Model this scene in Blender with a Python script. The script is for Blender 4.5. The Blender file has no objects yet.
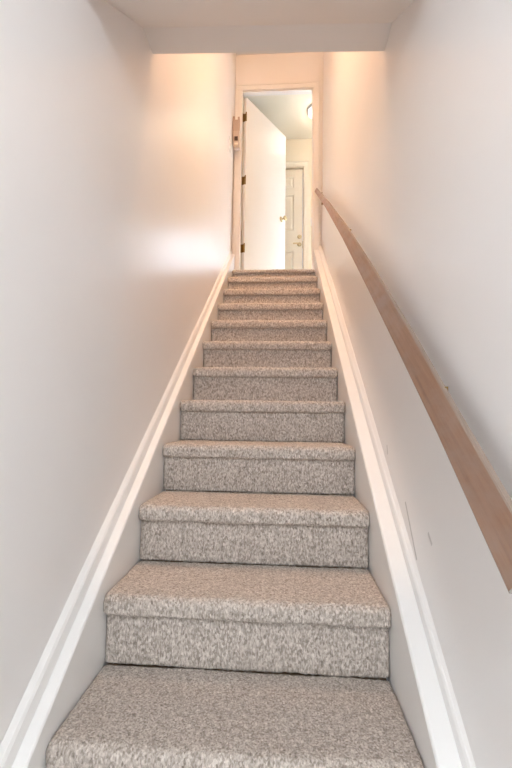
import bpy, bmesh, math, random
from mathutils import Vector, Matrix, noise
random.seed(4)
S = bpy.context.scene
COL = S.collection

# ------------------------------------------------------------------ measures (metres)
RUN, RISE = .254, .1883          # stair run and rise
SL = RISE / RUN                  # slope of the flight
HW = .384                        # half width of the carpeted steps
Y_END = 3.0                      # wall with the doorway at the top
Z_TOP = 2.045                    # floor of the upper hall
Z_BASE = -4 * RISE               # basement floor
Y_FAR = 4.3                      # far wall of the upper hall
Z_CEIL = 4.39

def xl(z): return -.432 + .005 * z       # the old walls are not quite plumb
def xr(z): return .442 + .009 * z

# ------------------------------------------------------------------ helpers
def link(name, bm, mat, parent=None, smooth=False, bevel=0, bev_seg=2):
    bmesh.ops.remove_doubles(bm, verts=bm.verts, dist=1e-6)
    bmesh.ops.recalc_face_normals(bm, faces=bm.faces)
    me = bpy.data.meshes.new(name); bm.to_mesh(me); bm.free()
    o = bpy.data.objects.new(name, me); COL.objects.link(o)
    for m in (mat if isinstance(mat, (list, tuple)) else [mat]): me.materials.append(m)
    if smooth:
        for p in me.polygons: p.use_smooth = True
    if bevel:
        b = o.modifiers.new('bevel', 'BEVEL'); b.width = bevel; b.segments = bev_seg
        b.limit_method = 'ANGLE'; b.angle_limit = math.radians(40)
    if parent: o.parent = parent
    return o

def box(bm, x0, x1, y0, y1, z0, z1):
    v = [bm.verts.new(p) for p in ((x0,y0,z0),(x1,y0,z0),(x1,y1,z0),(x0,y1,z0),(x0,y0,z1),(x1,y0,z1),(x1,y1,z1),(x0,y1,z1))]
    for f in ((3,2,1,0),(4,5,6,7),(0,1,5,4),(1,2,6,5),(2,3,7,6),(3,0,4,7)):
        bm.faces.new([v[i] for i in f])
    return v

def solid(bm, bottom, top):
    """closed solid between two matching loops"""
    a = [bm.verts.new(p) for p in bottom]; b = [bm.verts.new(p) for p in top]
    n = len(a)
    bm.faces.new(a[::-1]); bm.faces.new(b)
    for i in range(n):
        j = (i + 1) % n
        bm.faces.new((a[i], a[j], b[j], b[i]))

def lathe(bm, prof, mat4=Matrix.Identity(4), seg=32):
    """profile of (radius, height) turned about Z"""
    rings = []
    for r, h in prof:
        if r < 1e-6: rings.append([bm.verts.new(mat4 @ Vector((0, 0, h)))])
        else: rings.append([bm.verts.new(mat4 @ Vector((r*math.cos(2*math.pi*i/seg), r*math.sin(2*math.pi*i/seg), h))) for i in range(seg)])
    for A, B in zip(rings, rings[1:]):
        for i in range(seg):
            j = (i+1) % seg
            q = [A[i % len(A)], A[j % len(A)], B[j % len(B)], B[i % len(B)]]
            u = []
            for w in q:
                if w not in u: u.append(w)
            if len(u) > 2: bm.faces.new(u)

def empty(name, loc, rz=0):
    o = bpy.data.objects.new(name, None); COL.objects.link(o); o.location = loc
    o.rotation_euler.z = rz; o.empty_display_size = .1
    return o

def tag(o, label=None, cat=None, group=None, kind=None):
    if label: o['label'] = label
    if cat: o['category'] = cat
    if group: o['group'] = group
    if kind: o['kind'] = kind
    return o

def struct(name, bm, mat, **k):
    return tag(link(name, bm, mat, **k), kind='structure')

# ------------------------------------------------------------------ materials
def new_mat(name, base, rough=.5, metal=0, spec=.5):
    m = bpy.data.materials.new(name); m.use_nodes = True
    b = m.node_tree.nodes['Principled BSDF']
    b.inputs['Base Color'].default_value = (*base, 1)
    b.inputs['Roughness'].default_value = rough
    b.inputs['Metallic'].default_value = metal
    b.inputs['Specular IOR Level'].default_value = spec
    return m, m.node_tree, b

def tex_obj(nt, scale=(1,1,1)):
    t = nt.nodes.new('ShaderNodeTexCoord'); mp = nt.nodes.new('ShaderNodeMapping')
    mp.inputs['Scale'].default_value = scale
    nt.links.new(t.outputs['Object'], mp.inputs['Vector'])
    return mp.outputs['Vector']

def ramp(nt, fac, stops):
    r = nt.nodes.new('ShaderNodeValToRGB'); cr = r.color_ramp
    while len(cr.elements) < len(stops): cr.elements.new(.5)
    for e, (p, c) in zip(cr.elements, stops): e.position = p; e.color = (*c, 1)
    nt.links.new(fac, r.inputs['Fac']); return r.outputs['Color']

def noise_node(nt, vec, scale, detail=3, rough=.55):
    n = nt.nodes.new('ShaderNodeTexNoise'); n.inputs['Scale'].default_value = scale
    n.inputs['Detail'].default_value = detail; n.inputs['Roughness'].default_value = rough
    nt.links.new(vec, n.inputs['Vector']); return n.outputs['Fac']

def bump(nt, b, h, strength, dist):
    n = nt.nodes.new('ShaderNodeBump'); n.inputs['Strength'].default_value = strength
    n.inputs['Distance'].default_value = dist
    nt.links.new(h, n.inputs['Height']); nt.links.new(n.outputs['Normal'], b.inputs['Normal'])

def math_node(nt, op, a, b=None):
    n = nt.nodes.new('ShaderNodeMath'); n.operation = op
    for i, v in enumerate((a, b)):
        if v is None: continue
        if isinstance(v, (int, float)): n.inputs[i].default_value = v
        else: nt.links.new(v, n.inputs[i])
    return n.outputs[0]

def paint(name, base, rough, marks=()):
    m, nt, b = new_mat(name, base, rough)
    v = tex_obj(nt)
    n1 = noise_node(nt, v, 1.7, 3)
    c = ramp(nt, n1, ((.3, tuple(x*.975 for x in base)), (.7, base)))
    if marks:                                   # scuffs: short dark strokes (y0,z0,y1,z1,half width,darkness)
        sep = nt.nodes.new('ShaderNodeSeparateXYZ'); nt.links.new(v, sep.inputs[0])
        Y, Z = sep.outputs['Y'], sep.outputs['Z']
        wob = math_node(nt, 'MULTIPLY', math_node(nt, 'SUBTRACT', noise_node(nt, v, 60, 2), .5), .004)
        for (y0, z0, y1, z1, w, dk) in marks:
            L = math.hypot(y1-y0, z1-z0); ty, tz = (y1-y0)/L, (z1-z0)/L
            dy = math_node(nt, 'SUBTRACT', Y, y0); dz = math_node(nt, 'SUBTRACT', Z, z0)
            s = math_node(nt, 'ADD', math_node(nt, 'MULTIPLY', dy, ty), math_node(nt, 'MULTIPLY', dz, tz))
            t = math_node(nt, 'ABSOLUTE', math_node(nt, 'ADD', wob, math_node(nt, 'SUBTRACT', math_node(nt, 'MULTIPLY', dy, tz), math_node(nt, 'MULTIPLY', dz, ty))))
            ins = math_node(nt, 'MULTIPLY', math_node(nt, 'GREATER_THAN', s, 0), math_node(nt, 'LESS_THAN', s, L))
            core = math_node(nt, 'MAXIMUM', math_node(nt, 'SUBTRACT', 1, math_node(nt, 'DIVIDE', t, w)), 0)
            fac = math_node(nt, 'MULTIPLY', math_node(nt, 'MULTIPLY', ins, core), dk)
            mx = nt.nodes.new('ShaderNodeMixRGB'); mx.inputs[2].default_value = (.16, .14, .13, 1)
            nt.links.new(fac, mx.inputs[0]); nt.links.new(c, mx.inputs[1]); c = mx.outputs[0]
    nt.links.new(c, b.inputs['Base Color'])
    bump(nt, b, noise_node(nt, v, 140, 3), .12, .0015)
    return m

MARKS = ((.310,.445,.215,.318,.007,.65), (.130,.410,.106,.388,.008,.5), (.512,.590,.502,.560,.008,.5))
WALLC = (.87, .85, .84)
M_wall = paint('wall_paint', WALLC, .30)
M_wall_r = paint('wall_paint_scuffed', WALLC, .30, MARKS)
M_ceil = paint('ceiling_paint', (.90, .88, .86), .7)
M_ceil_hall = paint('hall_ceiling_paint', (.88, .84, .74), .7)
M_trim = paint('trim_paint', (.85, .84, .825), .33)
M_door = paint('door_paint', (.86, .85, .83), .30)
M_door2 = paint('panel_door_paint', (.84, .76, .63), .38)
M_hall = paint('hall_wall_paint', (.86, .76, .60), .6)
M_brass, _, _ = new_mat('brass', (.50, .41, .24), .3, .9)
M_dkbrass, _, _ = new_mat('aged_brass', (.26, .17, .06), .42, .9)
M_plastic, _, _ = new_mat('white_plastic', (.86, .85, .83), .35)
M_boxp, _, _ = new_mat('pinkish_brown_plastic', (.46, .36, .31), .4)
M_boxl, _, _ = new_mat('pale_pinkish_plastic', (.56, .47, .42), .35)
M_dark, _, _ = new_mat('dark_window', (.06, .035, .03), .15)
M_strip, _, _ = new_mat('cream_strip', (.85, .74, .62), .3)
M_floor, nt, b = new_mat('laminate', (.42, .3, .2), .4)
v = tex_obj(nt, (3, 30, 3)); nt.links.new(ramp(nt, noise_node(nt, v, 2, 4), ((.3, (.36,.25,.16)), (.7, (.5,.37,.25)))), b.inputs['Base Color'])

# heathered cut-pile carpet: yarn speckle, its upright streaks painting pile shadow on risers
M_carpet, nt, b = new_mat('carpet', (.5, .45, .4), .95, spec=.1)
v = tex_obj(nt)
va = tex_obj(nt, (1, 1, .45))
n1 = noise_node(nt, va, 210, 4, .7)
n2 = noise_node(nt, v, 75, 2, .5)
vo = nt.nodes.new('ShaderNodeTexVoronoi'); vo.inputs['Scale'].default_value = 260; nt.links.new(va, vo.inputs['Vector'])
sepc = nt.nodes.new('ShaderNodeSeparateColor'); nt.links.new(vo.outputs['Color'], sepc.inputs[0])
mixf = math_node(nt, 'ADD', math_node(nt, 'MULTIPLY', n1, .62), math_node(nt, 'ADD', math_node(nt, 'MULTIPLY', sepc.outputs[0], .20), math_node(nt, 'MULTIPLY', n2, .22)))
colr = ramp(nt, mixf, ((.32, (.21,.172,.143)), (.45, (.39,.335,.29)), (.55, (.55,.48,.425)), (.70, (.78,.71,.65))))
nt.links.new(colr, b.inputs['Base Color'])
b.inputs['Sheen Weight'].default_value = .25; b.inputs['Sheen Roughness'].default_value = .5
b.inputs['Sheen Tint'].default_value = (.9, .82, .75, 1)
hgt = math_node(nt, 'ADD', math_node(nt, 'MULTIPLY', n1, .7), math_node(nt, 'MULTIPLY', n2, .5))
bump(nt, b, hgt, .9, .006)

# stained wood of the handrail, grain along the rail
M_wood, nt, b = new_mat('handrail_wood', (.4, .24, .15), .42)
t = nt.nodes.new('ShaderNodeTexCoord'); mp = nt.nodes.new('ShaderNodeMapping')
mp.vector_type = 'TEXTURE'; mp.inputs['Rotation'].default_value = (math.atan(SL), 0, 0); mp.inputs['Scale'].default_value = (1/30, 1/1.6, 1/30)
nt.links.new(t.outputs['Object'], mp.inputs['Vector'])
g = noise_node(nt, mp.outputs['Vector'], 3, 5, .6)
c1 = ramp(nt, g, ((.25, (.19,.10,.06)), (.55, (.28,.155,.10)), (.8, (.345,.21,.14))))
g2 = noise_node(nt, tex_obj(nt, (6, 3, 6)), 2.5, 4, .6)                 # worn, greyer patches where hands rub
mx = nt.nodes.new('ShaderNodeMixRGB'); mx.inputs[2].default_value = (.30,.215,.175, 1)
nt.links.new(ramp(nt, g2, ((.42, (0,0,0)), (.68, (.75,.75,.75)))), mx.inputs[0]); nt.links.new(c1, mx.inputs[1])
nt.links.new(mx.outputs[0], b.inputs['Base Color'])
bump(nt, b, g, .15, .001)
M_edge, _, _ = new_mat('pale_edge_wood', (.29, .22, .175), .5)  # paler, greyer tone for the upper edge of the rail
M_endgrain, _, _ = new_mat('end_grain', (.34, .31, .28), .6)

M_glass, nt, b = new_mat('window_glass', (1,1,1), .02); b.inputs['Transmission Weight'].default_value = 1; b.inputs['IOR'].default_value = 1.05
def emit(name, col, s):
    m, nt, b = new_mat(name, (.9,.9,.9), .4)
    b.inputs['Emission Color'].default_value = (*col, 1); b.inputs['Emission Strength'].default_value = s
    return m
M_dome = emit('lit_frosted_glass', (1, .90, .76), .7)
M_dome2 = emit('lit_frosted_glass_cool', (1, .97, .93), 1.5)
M_rim, _, _ = new_mat('brushed_rim', (.62, .60, .58), .4, .3)

# ------------------------------------------------------------------ room shell
T = .12
def side_wall(name, fx, sgn, mat):
    bm = bmesh.new()
    z0, z1, y0, y1 = Z_BASE, Z_CEIL, -.92, Y_END
    a = [(fx(z0), y0, z0), (fx(z0)+sgn*T, y0, z0), (fx(z0)+sgn*T, y1, z0), (fx(z0), y1, z0)]
    c = [(fx(z1), y0, z1), (fx(z1)+sgn*T, y0, z1), (fx(z1)+sgn*T, y1, z1), (fx(z1), y1, z1)]
    solid(bm, a, c); return struct(name, bm, mat)
side_wall('wall_left', xl, -1, M_wall)
side_wall('wall_right', xr, 1, M_wall_r)

# doorway wall at the head of the stairs, one outline with the opening cut out
TE = .06
OX0, OX1, OZ = -.352, .392, 4.0
bm = bmesh.new()
o = [(-1.5, Z_BASE), (1.5, Z_BASE), (1.5, Z_CEIL), (-1.5, Z_CEIL)]
for x0, x1, z0, z1 in ((-1.5, OX0, Z_TOP-.3, Z_CEIL), (OX1, 1.5, Z_TOP-.3, Z_CEIL), (OX0, OX1, OZ, Z_CEIL), (OX0, OX1, Z_TOP-.3, Z_TOP-.001)):
    box(bm, x0, x1, Y_END, Y_END+TE, z0, z1)
struct('wall_doorway', bm, M_wall)

# header wall whose underside is the level soffit (hung a little out of level), and the sloped ceiling below it
def soff(x): return 2.09 + (2.025-2.09) * (x+.42)/.88
XA, XB = -.425, .462
bm = bmesh.new()
HY0, HY1 = .44, .548
HYL, HYR = .46, .425
solid(bm, [(XA, HYL, soff(XA)), (XB, HYR, soff(XB)), (XB, HYR+.108, soff(XB)), (XA, HYL+.108, soff(XA))],
          [(XA, HYL, Z_CEIL), (XB+.02, HYR, Z_CEIL), (XB+.02, HYR+.108, Z_CEIL), (XA, HYL+.108, Z_CEIL)])
struct('wall_header', bm, M_ceil)
bm = bmesh.new()
ZB = 1.76
ya = HYL - (soff(XA)-ZB)/.745; yb = HYR - (soff(XB)-ZB)/.745
solid(bm, [(XA, ya, ZB), (XB, yb, ZB), (XB, HYR, soff(XB)), (XA, HYL, soff(XA))],
          [(XA, ya, ZB+.1), (XB, yb, ZB+.1), (XB, HYR, soff(XB)+.12), (XA, HYL, soff(XA)+.12)])
struct('ceiling_sloped', bm, M_ceil)
bm = bmesh.new(); box(bm, XA, XB, -.92, min(ya, yb)+.01, ZB, ZB+.1); struct('ceiling_low', bm, M_ceil)
bm = bmesh.new(); box(bm, -.55, .6, .44, Y_END, Z_CEIL, Z_CEIL+.1); struct('ceiling_stairwell', bm, M_ceil)

# basement room the photograph is taken from
BX0, BX1, BY0 = -2.2, 2.2, -4.6
bm = bmesh.new(); box(bm, BX0, BX1, BY0, -.76, Z_BASE-.1, Z_BASE); struct('floor_basement', bm, M_carpet)
bm = bmesh.new(); box(bm, BX0, BX1, BY0, -.92, ZB, ZB+.1); struct('ceiling_basement', bm, M_ceil)
bm = bmesh.new(); box(bm, BX0-.1, BX0, BY0, -.8, Z_BASE, ZB); struct('wall_basement_left', bm, M_wall)
bm = bmesh.new(); box(bm, BX1, BX1+.1, BY0, -.8, Z_BASE, ZB); struct('wall_basement_right', bm, M_wall)
bm = bmesh.new()
box(bm, BX0, xl(0)-T, -.92, -.8, Z_BASE, ZB); box(bm, xr(0)+T+.02, BX1, -.92, -.8, Z_BASE, ZB)
struct('wall_basement_front', bm, M_wall)
bm = bmesh.new()                                            # back wall with a window opening
WX0, WX1, WZ0, WZ1 = -1.0, 1.0, .15, 1.25
for q in ((BX0, WX0, Z_BASE, ZB), (WX1, BX1, Z_BASE, ZB), (WX0, WX1, Z_BASE, WZ0), (WX0, WX1, WZ1, ZB)):
    box(bm, q[0], q[1], BY0-.1, BY0, q[2], q[3])
struct('wall_basement_back', bm, M_wall)

# upper hall
HX0, HX1 = -1.5, 1.5
bm = bmesh.new(); box(bm, HX0, HX1, Y_END+TE, Y_FAR, Z_TOP-.1, Z_TOP); struct('floor_hall', bm, M_floor)
bm = bmesh.new(); box(bm, HX0, HX1, Y_END+TE, Y_FAR, Z_CEIL, Z_CEIL+.1); struct('ceiling_hall', bm, M_ceil_hall)
bm = bmesh.new(); box(bm, HX0-.1, HX0, Y_END, Y_FAR+.1, Z_TOP, Z_CEIL); struct('wall_hall_left', bm, M_hall)
bm = bmesh.new(); box(bm, HX1, HX1+.1, Y_END, Y_FAR+.1, Z_TOP, Z_CEIL); struct('wall_hall_right', bm, M_hall)
FW = (.50, 1.30, 2.26, 3.18)                               # window beside the panelled door
DX0, DX1, DZ = -.42, .345, 3.985
bm = bmesh.new()
for q in ((HX0, DX0, Z_TOP, Z_CEIL), (DX0, DX1, DZ, Z_CEIL), (DX1, FW[0], Z_TOP, Z_CEIL), (FW[0], FW[1], Z_TOP, FW[2]), (FW[0], FW[1], FW[3], Z_CEIL), (FW[1], HX1, Z_TOP, Z_CEIL)):
    box(bm, q[0], q[1], Y_FAR, Y_FAR+.1, q[2], q[3])
struct('wall_hall_far', bm, M_hall)

def window(name, x0, x1, y, z0, z1, ny):
    bm = bmesh.new(); f = .045
    for q in ((x0, x0+f, z0, z1), (x1-f, x1, z0, z1), (x0+f, x1-f, z0, z0+f), (x0+f, x1-f, z1-f, z1), ((x0+x1)/2-.02, (x0+x1)/2+.02, z0+f, z1-f)):
        box(bm, q[0], q[1], y-.03, y+.03, q[2], q[3])
    w = struct(name, bm, M_trim)
    bm = bmesh.new(); box(bm, x0+f-.005, x1-f+.005, y-.003, y+.003, z0+f-.005, z1-f+.005)
    link('pane', bm, M_glass, w)
window('window_1', FW[0], FW[1], Y_FAR+.05, FW[2], FW[3], 1)
window('window_2', WX0, WX1, BY0-.05, WZ0, WZ1, -1)

# ------------------------------------------------------------------ door casings and jambs
def casing(name, x0, x1, zt, z0, y, w, d, mat, wl=None, wr=None):
    """moulded casing round an opening on the face y, facing -y"""
    wl = wl or w; wr = wr or w
    bm = bmesh.new()
    for (a0, a1, e) in ((x0-wl, x0, 1), (x1, x1+wr, -1)):
        box(bm, a0, a1, y-d, y, z0, zt)
        if e == 1: box(bm, a0, a0+.016, y-d-.006, y-d+.001, z0, zt+w)
        else: box(bm, a1-.016, a1, y-d-.006, y-d+.001, z0, zt+w)
    box(bm, x0-wl, x1+wr, y-d, y, zt, zt+w)
    box(bm, x0-wl, x1+wr, y-d-.006, y-d+.001, zt+w-.016, zt+w)
    return struct(name, bm, mat, bevel=.003)
casing('trim_1', OX0+.014, OX1-.012, OZ-.006, Z_TOP, Y_END, .062, .014, M_trim, wl=.070, wr=.066)
bm = bmesh.new()                                            # jamb lining with stop bead
JW = .015
box(bm, OX0, OX0+JW, Y_END+.001, Y_END+TE-.001, Z_TOP, OZ); box(bm, OX1-JW, OX1, Y_END+.001, Y_END+TE-.001, Z_TOP, OZ)
box(bm, OX0+JW, OX1-JW, Y_END+.001, Y_END+TE-.001, OZ-JW, OZ)
box(bm, OX1-JW-.008, OX1-JW, Y_END+.008, Y_END+.03, Z_TOP, OZ-JW)
struct('trim_2', bm, M_trim)
casing('trim_3', DX0, DX1+.008, DZ+.01, Z_TOP, Y_FAR, .07, .018, M_door2)

# ------------------------------------------------------------------ flush door standing open into the hall
ZD0, ZD1 = Z_TOP+.012, 3.967
LEN, TH = .742, .034
ang = math.radians(56.5)
door = bmesh.new(); box(door, 0, LEN, -TH, 0, ZD0, ZD1)
door = struct('door_1', door, M_door, bevel=.002)
door.location = (OX0+JW+.008, Y_END+TE+.006, 0); door.rotation_euler.z = ang
door['label'] = 'plain white flush door standing open into the hall'
def knob_mesh(M):
    bm = bmesh.new()
    lathe(bm, [(0,0),(.030,0),(.031,.004),(.024,.009),(.011,.012),(.010,.030),(.017,.036),(.026,.046),(.028,.055),(.025,.064),(.014,.070),(0,.071)], M, 28)
    return bm
Mk = Matrix.Translation((LEN-.085, -TH, 2.925)) @ Matrix.Rotation(math.pi/2, 4, 'X')
link('knob', knob_mesh(Mk), M_brass, door, smooth=True)
for zc in (3.752, 3.072, 2.360):                            # butt hinges: knuckle plus the leaf let into the door edge
    bm = bmesh.new()
    box(bm, -.002, .0005, -TH+.002, 0, zc-.042, zc+.042)
    box(bm, -.013, -.001, -.004, .004, zc-.042, zc+.042)
    box(bm, .0, .008, -TH-.0015, -TH+.002, zc-.040, zc+.040)
    lathe(bm, [(0,zc-.048),(.0065,zc-.046),(.0065,zc+.046),(0,zc+.048)], Matrix.Translation((-.006,-TH-.004,0)), 16)
    link('hinge', bm, M_dkbrass, door)

# ------------------------------------------------------------------ six-panel door across the hall
door2 = bmesh.new()
yd = Y_FAR+.022
cols = ((DX0+.012+.10, DX0+.012+.31), (DX1-.01-.345+.01, DX1-.125))
cols = ((-.310, -.090), (.005, .222))
rows = ((2.26, 2.86), (3.13, 3.62), (3.72, 3.87))
bx = sorted({DX0+.006, DX1-.006, *[c for p in cols for c in p]}); bz = sorted({Z_TOP+.01, DZ-.008, *[c for p in rows for c in p]})
V = {}
def gv(x, z, y):
    k = (round(x,5), round(z,5), round(y,5))
    if k not in V: V[k] = door2.verts.new((x, y, z))
    return V[k]
for i in range(len(bx)-1):
    for j in range(len(bz)-1):
        x0, x1, z0, z1 = bx[i], bx[i+1], bz[j], bz[j+1]
        if (x0, x1) in cols and (z0, z1) in rows:           # sunk, sloped moulding and raised field
            loops = []
            for ins, dep in ((0, 0), (.012, .010), (.020, .010), (.040, .003)):
                loops.append([gv(a, c, yd+dep) for a, c in ((x0+ins, z0+ins), (x1-ins, z0+ins), (x1-ins, z1-ins), (x0+ins, z1-ins))])
            for A, B in zip(loops, loops[1:]):
                for k in range(4):
                    door2.faces.new((A[k], A[(k+1)%4], B[(k+1)%4], B[k]))
            door2.faces.new(loops[-1])
        else: door2.faces.new([gv(a, c, yd) for a, c in ((x0, z0), (x1, z0), (x1, z1), (x0, z1))])
rim = [(bx[0], bz[0]), (bx[-1], bz[0]), (bx[-1], bz[-1]), (bx[0], bz[-1])]
ring_f = [(x, z) for x in bx for z in (bz[0],)] 
box(door2, bx[0], bx[-1], yd+.012, yd+.045, bz[0], bz[-1])
for (a, c) in ((rim[0], rim[1]), (rim[1], rim[2]), (rim[2], rim[3]), (rim[3], rim[0])):
    q = [door2.verts.new((a[0], yd, a[1])), door2.verts.new((c[0], yd, c[1])), door2.verts.new((c[0], yd+.012, c[1])), door2.verts.new((a[0], yd+.012, a[1]))]
    door2.faces.new(q)
door2 = struct('door_2', door2, M_door2)
door2['label'] = 'closed cream panelled door across the upper hall'
Mk = Matrix.Translation((.298, yd, 2.943)) @ Matrix.Rotation(math.pi/2, 4, 'X')
bm = bmesh.new()                                            # lever handle on a round rose
lathe(bm, [(0,0),(.030,0),(.030,.005),(.022,.011),(.011,.013),(.010,.045),(0,.046)], Mk, 28)
solid(bm, [(.308, yd-.050, 2.934), (.308, yd-.036, 2.934), (.308, yd-.036, 2.952), (.308, yd-.050, 2.952)],
          [(.212, yd-.052, 2.931), (.212, yd-.042, 2.931), (.212, yd-.042, 2.944), (.212, yd-.052, 2.944)])
link('lever_handle', bm, M_brass, door2)
bm = bmesh.new()
lathe(bm, [(0,0),(.028,0),(.028,.006),(.020,.014),(0,.015)], Matrix.Translation((.298, yd, 3.047)) @ Matrix.Rotation(math.pi/2, 4, 'X'), 28)
box(bm, .270, .306, yd-.026, yd-.012, 3.043, 3.052)
link('deadbolt', bm, M_brass, door2)
bm = bmesh.new(); box(bm, DX1-.0055, DX1, yd-.004, yd+.03, 2.90, 2.985); link('strike_plate', bm, M_dkbrass, door2)

# ------------------------------------------------------------------ carpeted staircase
stairs = empty('staircase', (0, RUN, 0))
tag(stairs, 'straight staircase covered in speckled beige-grey carpet rising to the open doorway', 'staircase')
def ztop(k): return Z_TOP-.006 if k == 11 else k*RISE
def carpet_sheet(name, prof, step, closed_end=True):
    """profile of (y, z) swept across the stairs, roughened like cut pile, ends turned down"""
    pts = [Vector(prof[0])]
    for p in prof[1:]:
        a, c = pts[-1], Vector(p); n = max(1, round((c-a).length/step))
        s = a.copy()
        for i in range(1, n+1): pts.append(s.lerp(c, i/n))
    nx = round(2*HW/step); bm = bmesh.new(); rows_ = []
    cen = sum(pts, Vector((0,0)))/len(pts)
    for i in range(len(pts)):
        a = pts[max(i-1,0)]; c = pts[min(i+1, len(pts)-1)]; t = (c-a).normalized(); n = Vector((-t.y, t.x))
        row = []
        for j in range(nx+1):
            x = -HW + 2*HW*j/nx
            edge = min(j, nx-j); fall = 0.006*max(0, 1-edge*step/.012)**2
            d = .0032*(noise.noise(Vector((x, pts[i].x, pts[i].y))*95)) + 0.0025*noise.noise(Vector((x, pts[i].x+3, pts[i].y))*9) - fall
            if i in (0, len(pts)-1): d = 0
            row.append(bm.verts.new((x, pts[i].x + n.x*d - RUN, pts[i].y + n.y*d)))
        rows_.append(row)
    for A, B in zip(rows_, rows_[1:]):
        for j in range(nx): bm.faces.new((A[j], A[j+1], B[j+1], B[j]))
    bm.faces.new([r[0] for r in rows_]); bm.faces.new([r[-1] for r in rows_][::-1])
    bm.faces.new(rows_[0][::-1]); bm.faces.new(rows_[-1])
    # underside
    bm.faces.new([rows_[0][0], rows_[0][-1], rows_[-1][-1], rows_[-1][0]][::-1])
    return link(name, bm, M_carpet, stairs, smooth=True)
OV, LIP, RAD = .024, .054, .022
for k in range(-3, 12):
    y, z = k*RUN, ztop(k)
    zl = (Z_BASE if k == -3 else ztop(k-1))
    step = .005 if -1 <= k <= 3 else .010
    lip = LIP if k < 11 else .036
    # riser
    carpet_sheet('riser', [(y+.03, zl+.0), (y+.002, zl+.0), (y, zl+.006), (y, z-lip+.004), (y+.03, z-lip+.004)], step)
    # tread with its rolled nosing
    prof = [(y+.03, z-lip), (y-OV+.010, z-lip), (y-OV+.002, z-lip+.007)]
    for i in range(7):
        a = math.pi - i*math.pi/12
        prof.append((y-OV+RAD+RAD*math.cos(a), z-RAD+RAD*math.sin(a)))
    back = y+RUN+.001 if k < 11 else Y_END-.002
    prof += [(back-.003, z-.0005), (back, z-.01)]
    carpet_sheet('tread', prof, step)
bm = bmesh.new()                                            # timber carriage under the carpet
pl = []
for k in range(-3, 12):
    pl += [(k*RUN+.028, (Z_BASE if k == -3 else ztop(k-1))-.012 if k > -3 else Z_BASE), (k*RUN+.028, ztop(k)-.012)]
pl += [(Y_END-.003, ztop(11)-.012), (Y_END-.003, ztop(11)-.25), (-3*RUN+.35, Z_BASE)]
pl = [(a-RUN, c) for a, c in pl]
solid(bm, [(-HW+.004, a, c) for a, c in pl], [(HW-.004, a, c) for a, c in pl])
link('carriage', bm, M_floor, stairs)

# ------------------------------------------------------------------ skirt boards with moulded baseboard following the slope
def slope_strip(name, prof, y0, y1, mat, ytop=None):
    bm = bmesh.new()
    a = [(x, y0, w + SL*y0) for x, w in prof]; c = [(x, y1, w + SL*y1) for x, w in prof]
    solid(bm, a, c); return struct(name, bm, mat, bevel=.0015)
YB, YT = -.75, Y_END-.03
WSK = -.24
G = .0015
slope_strip('trim_4', [(-HW-G, WSK), (-HW-G, .060), (-.389, .066), (-.412, .070), (xl(1)-.004, .070), (xl(1)-.004, WSK)], YB, YT, M_trim)
slope_strip('baseboard_left', [(-.4115, .0705), (-.4145, .104), (-.419, .112), (-.4215, .114), (xl(1)-.004, .124), (xl(1)-.004, .0705)], YB, YT, M_trim)
slope_strip('trim_5', [(HW+G, WSK), (HW+G, .094), (.389, .100), (.429, .103), (xr(1)+.006, .103), (xr(1)+.006, WSK)], YB, YT, M_trim)
slope_strip('baseboard_right', [(.4285, .1035), (.4315, .128), (.435, .134), (.438, .136), (.447, .149), (xr(1)+.006, .150), (xr(1)+.006, .1035)], YB, YT, M_trim)

# ------------------------------------------------------------------ handrail: a flat board on small brackets
rail = empty('handrail', (.42, .2, .80))
tag(rail, 'long brown wooden board handrail fixed to the right wall', 'handrail')
bm = bmesh.new()
dirv = Vector((0, 1, SL)).normalized(); up = Vector((0, -SL, 1)).normalized()
XF, XT, TB = .385, .405, .010                               # lower and upper edge of the leaning face, thickness
st = [(-.33, .705), (-.10, .727), (.15, .738), (.5, .748), (1.1, .758), (1.9, .748), (2.90, .700)]   # the old board bows a little
tops = [.787, .799, .813, .821, .824, .798, .742]
rings = []
for (y, w), wt in zip(st, tops):
    hp = (wt - w) * math.sqrt(1+SL*SL) / (1 + SL*SL)        # true board width
    b0 = Vector((0, y, w + SL*y))
    L = math.hypot(XT-XF, hp); tx, th = (XT-XF)/L, hp/L; nx_, nh = th, -tx
    def P(a, c): return (XF + tx*a*L + nx_*c, th*a*L + nh*c)
    e = .004/L
    sec = [P(0, .003), P(e, 0), P(1-e, 0), P(1-e*.2, .001), P(1, .004), P(1, TB), P(0, TB)]
    rings.append([bm.verts.new(Vector((x, 0, 0)) + b0 + up*h - Vector((.42, .2, .80))) for x, h in sec])
for A, B in zip(rings, rings[1:]):
    for i in range(7):
        j = (i+1) % 7; f = bm.faces.new((A[i], A[j], B[j], B[i]))
        if i in (2, 3, 4): f.material_index = 1
f = bm.faces.new(rings[0][::-1]); f.material_index = 2
f = bm.faces.new(rings[-1]); f.material_index = 2
link('rail', bm, [M_wood, M_edge, M_endgrain], rail)
def interp(y, vals):
    for (a, c), u, w in zip(zip(st, st[1:]), vals, vals[1:]):
        if a[0] <= y <= c[0]: t = (y-a[0])/(c[0]-a[0]); return u+(w-u)*t
for y in (-.075, 1.02, 2.45):
    zt = interp(y, tops) + SL*y - .006
    xw = xr(zt)
    bm = bmesh.new()
    box(bm, xw-.003, xw+.0005, y-.010, y+.010, zt-.125, zt-.085)           # wall plate
    box(bm, XT+TB-.004, xw-.002, y-.006, y+.006, zt-.100, zt-.090)      # arm behind the board
    box(bm, XT+TB-.004, XT+TB+.003, y-.005, y+.005, zt-.105, zt+.004)      # tab screwed to the back of the board
    o = link('bracket', bm, M_dkbrass, rail, bevel=.001)
    o.data.transform(Matrix.Translation((-.42, -.2, -.80)))

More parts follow.
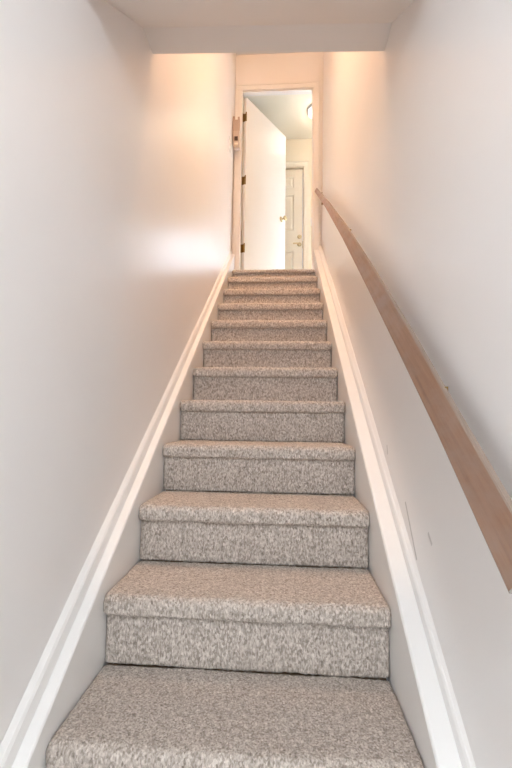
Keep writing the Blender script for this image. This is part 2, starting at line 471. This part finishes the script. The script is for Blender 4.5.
# ------------------------------------------------------------------ small fittings
def switch(name, org, rz, label, group=None):
    r = empty(name, org, rz); tag(r, label, 'light switch', group)
    bm = bmesh.new(); box(bm, -.036, .036, -.006, 0, -.058, .058); link('plate', bm, M_plastic, r, bevel=.002)
    bm = bmesh.new(); box(bm, -.005, .005, -.016, -.005, -.010, .012); link('toggle', bm, M_plastic, r, bevel=.001)
    return r
switch('light_switch', (xl(3.19)+.0005, 2.67, 3.19), math.pi/2, 'white light switch on the left stair wall, beside the pinkish-brown box')
switch('light_switch', (.478, Y_FAR-.0005, 3.235), 0, 'cream light switch on the hall wall, right of the panelled door')

wb = empty('wall_box', (-.39, 2.96, 3.30))
tag(wb, 'small pinkish-brown box with a dark window, mounted beside the top left of the doorway', 'wall box')
XW = xl(3.4)+.001
def lb(bm, x0, x1, y0, y1, z0, z1): box(bm, x0+.39, x1+.39, y0-2.96, y1-2.96, z0-3.30, z1-3.30)
bm = bmesh.new()                                            # back plate with two prongs at its top
lb(bm, XW, XW+.066, 2.870, 2.930, 3.46, 3.585)
lb(bm, XW, XW+.018, 2.870, 2.930, 3.585, 3.625); lb(bm, XW+.046, XW+.066, 2.870, 2.930, 3.585, 3.620)
link('back_plate', bm, M_boxp, wb, bevel=.003)
bm = bmesh.new()                                            # lower cover, narrowing downwards
def tp(z, l, r, yf): return [(XW+l+.39, yf-2.96, z-3.30), (XW+r+.39, yf-2.96, z-3.30), (XW+r+.39, -.04, z-3.30), (XW+l+.39, -.04, z-3.30)]
solid(bm, tp(3.30, .010, .066, 2.866), tp(3.462, .0, .068, 2.854))
cover = link('cover', bm, M_boxl, wb, bevel=.003)
bm = bmesh.new(); lb(bm, XW+.018, XW+.052, 2.856, 2.868, 3.365, 3.405); link('dark_window', bm, M_dark, cover)
bm = bmesh.new(); lb(bm, XW+.020, XW+.054, 2.855, 2.870, 3.322, 3.340); link('strip', bm, M_strip, cover)

def dome_light(name, x, y, zc, r, label, mat):
    e = empty(name, (x, y, zc)); tag(e, label, 'ceiling light')
    bm = bmesh.new(); lathe(bm, [(0,0),(r,0),(r,-.018),(r-.012,-.024),(r-.014,-.020),(0,-.020)], seg=48); link('rim', bm, M_rim, e, smooth=False)
    bm = bmesh.new(); lathe(bm, [(r-.016,-.018)]+[((r-.016)*math.cos(a), -.018-.055*math.sin(a)) for a in [i*math.pi/16 for i in range(1,9)]], seg=48)
    link('glass_dome', bm, mat, e, smooth=True)
    return e
dome_light('ceiling_light', .505, 3.80, Z_CEIL, .145, 'round frosted ceiling light in the hall beyond the door', M_dome2)
dome_light('ceiling_light', .0, .85, Z_CEIL, .15, 'round frosted ceiling light high above the stairs', M_dome)
dome_light('ceiling_light', .1, -1.35, ZB, .17, 'round frosted ceiling light added unseen in the basement room', M_dome2)

# ------------------------------------------------------------------ lights
def lamp(name, kind, loc, energy, col, size=.1, sizey=None, aim=None, spread=None):
    l = bpy.data.lights.new(name, kind); l.energy = energy; l.color = col
    o = bpy.data.objects.new(name, l); COL.objects.link(o); o.location = loc
    if kind == 'AREA':
        l.size = size
        if sizey: l.shape = 'RECTANGLE'; l.size_y = sizey
        if aim: o.rotation_euler = Vector(aim).to_track_quat('-Z', 'Y').to_euler()
        if spread: l.spread = math.radians(spread)
    else: l.shadow_soft_size = size
    return o
lamp('stairwell_bulb', 'POINT', (0, .85, 3.98), 20, (1, .62, .37), .09)
dl = lamp('stairwell_spot_fill', 'SPOT', (0, .95, 4.30), 160, (1, .61, .36), .08)  # added spot without a fixture; lights the treads, spares the doorway wall
dl.data.spot_size = math.radians(110); dl.data.spot_blend = 1
lamp('hall_bulb', 'POINT', (.505, 3.80, 4.18), 4, (1, .76, .54), .13)
lamp('basement_top_fill', 'POINT', (.1, -1.35, 1.58), 37, (.91, .96, 1), .1)  # added with its dome, out of view, to brighten near treads from above
lamp('basement_low_fill', 'POINT', (.1, -.90, .0), 7, (.95, .99, 1), .24)  # added fill with no lamp body, lifting the sloped ceiling from below
lamp('hall_window_daylight', 'AREA', ((FW[0]+FW[1])/2, Y_FAR+.14, (FW[2]+FW[3])/2), 400, (.72, .86, 1), FW[1]-FW[0], FW[3]-FW[2], (0, -1, 0))
lamp('basement_window_daylight', 'AREA', (0, BY0-.14, .7), 45, (.85, .93, 1), 2.0, 1.1, (0, 1, 0))

W = bpy.data.worlds.new('sky'); S.world = W; W.use_nodes = True
W.node_tree.nodes['Background'].inputs[0].default_value = (.62, .75, 1, 1); W.node_tree.nodes['Background'].inputs[1].default_value = 1.0

# ------------------------------------------------------------------ camera
F, P, YW, RO = 406.44, .0796, .0666, .0136
fwd = Vector((-math.sin(YW)*math.cos(P), math.cos(YW)*math.cos(P), math.sin(P)))
X = Vector((math.cos(YW), math.sin(YW), 0)); U = X.cross(fwd)
A = X*math.cos(RO) + U*math.sin(RO); B = -X*math.sin(RO) + U*math.cos(RO)
cam = bpy.data.cameras.new('camera'); co = bpy.data.objects.new('camera', cam); COL.objects.link(co)
m = Matrix((A, B, -fwd)).transposed().to_4x4(); m.translation = Vector((.0987, -.8863, .6798)); co.matrix_world = m
cam.sensor_fit = 'HORIZONTAL'; cam.sensor_width = 36; cam.lens = F/512*36; cam.clip_start = .02
S.camera = co

S.view_settings.view_transform = 'Standard'; S.view_settings.look = 'None'
S.view_settings.gamma = 1; S.view_settings.use_curve_mapping = False
S.view_settings.exposure = 0.0
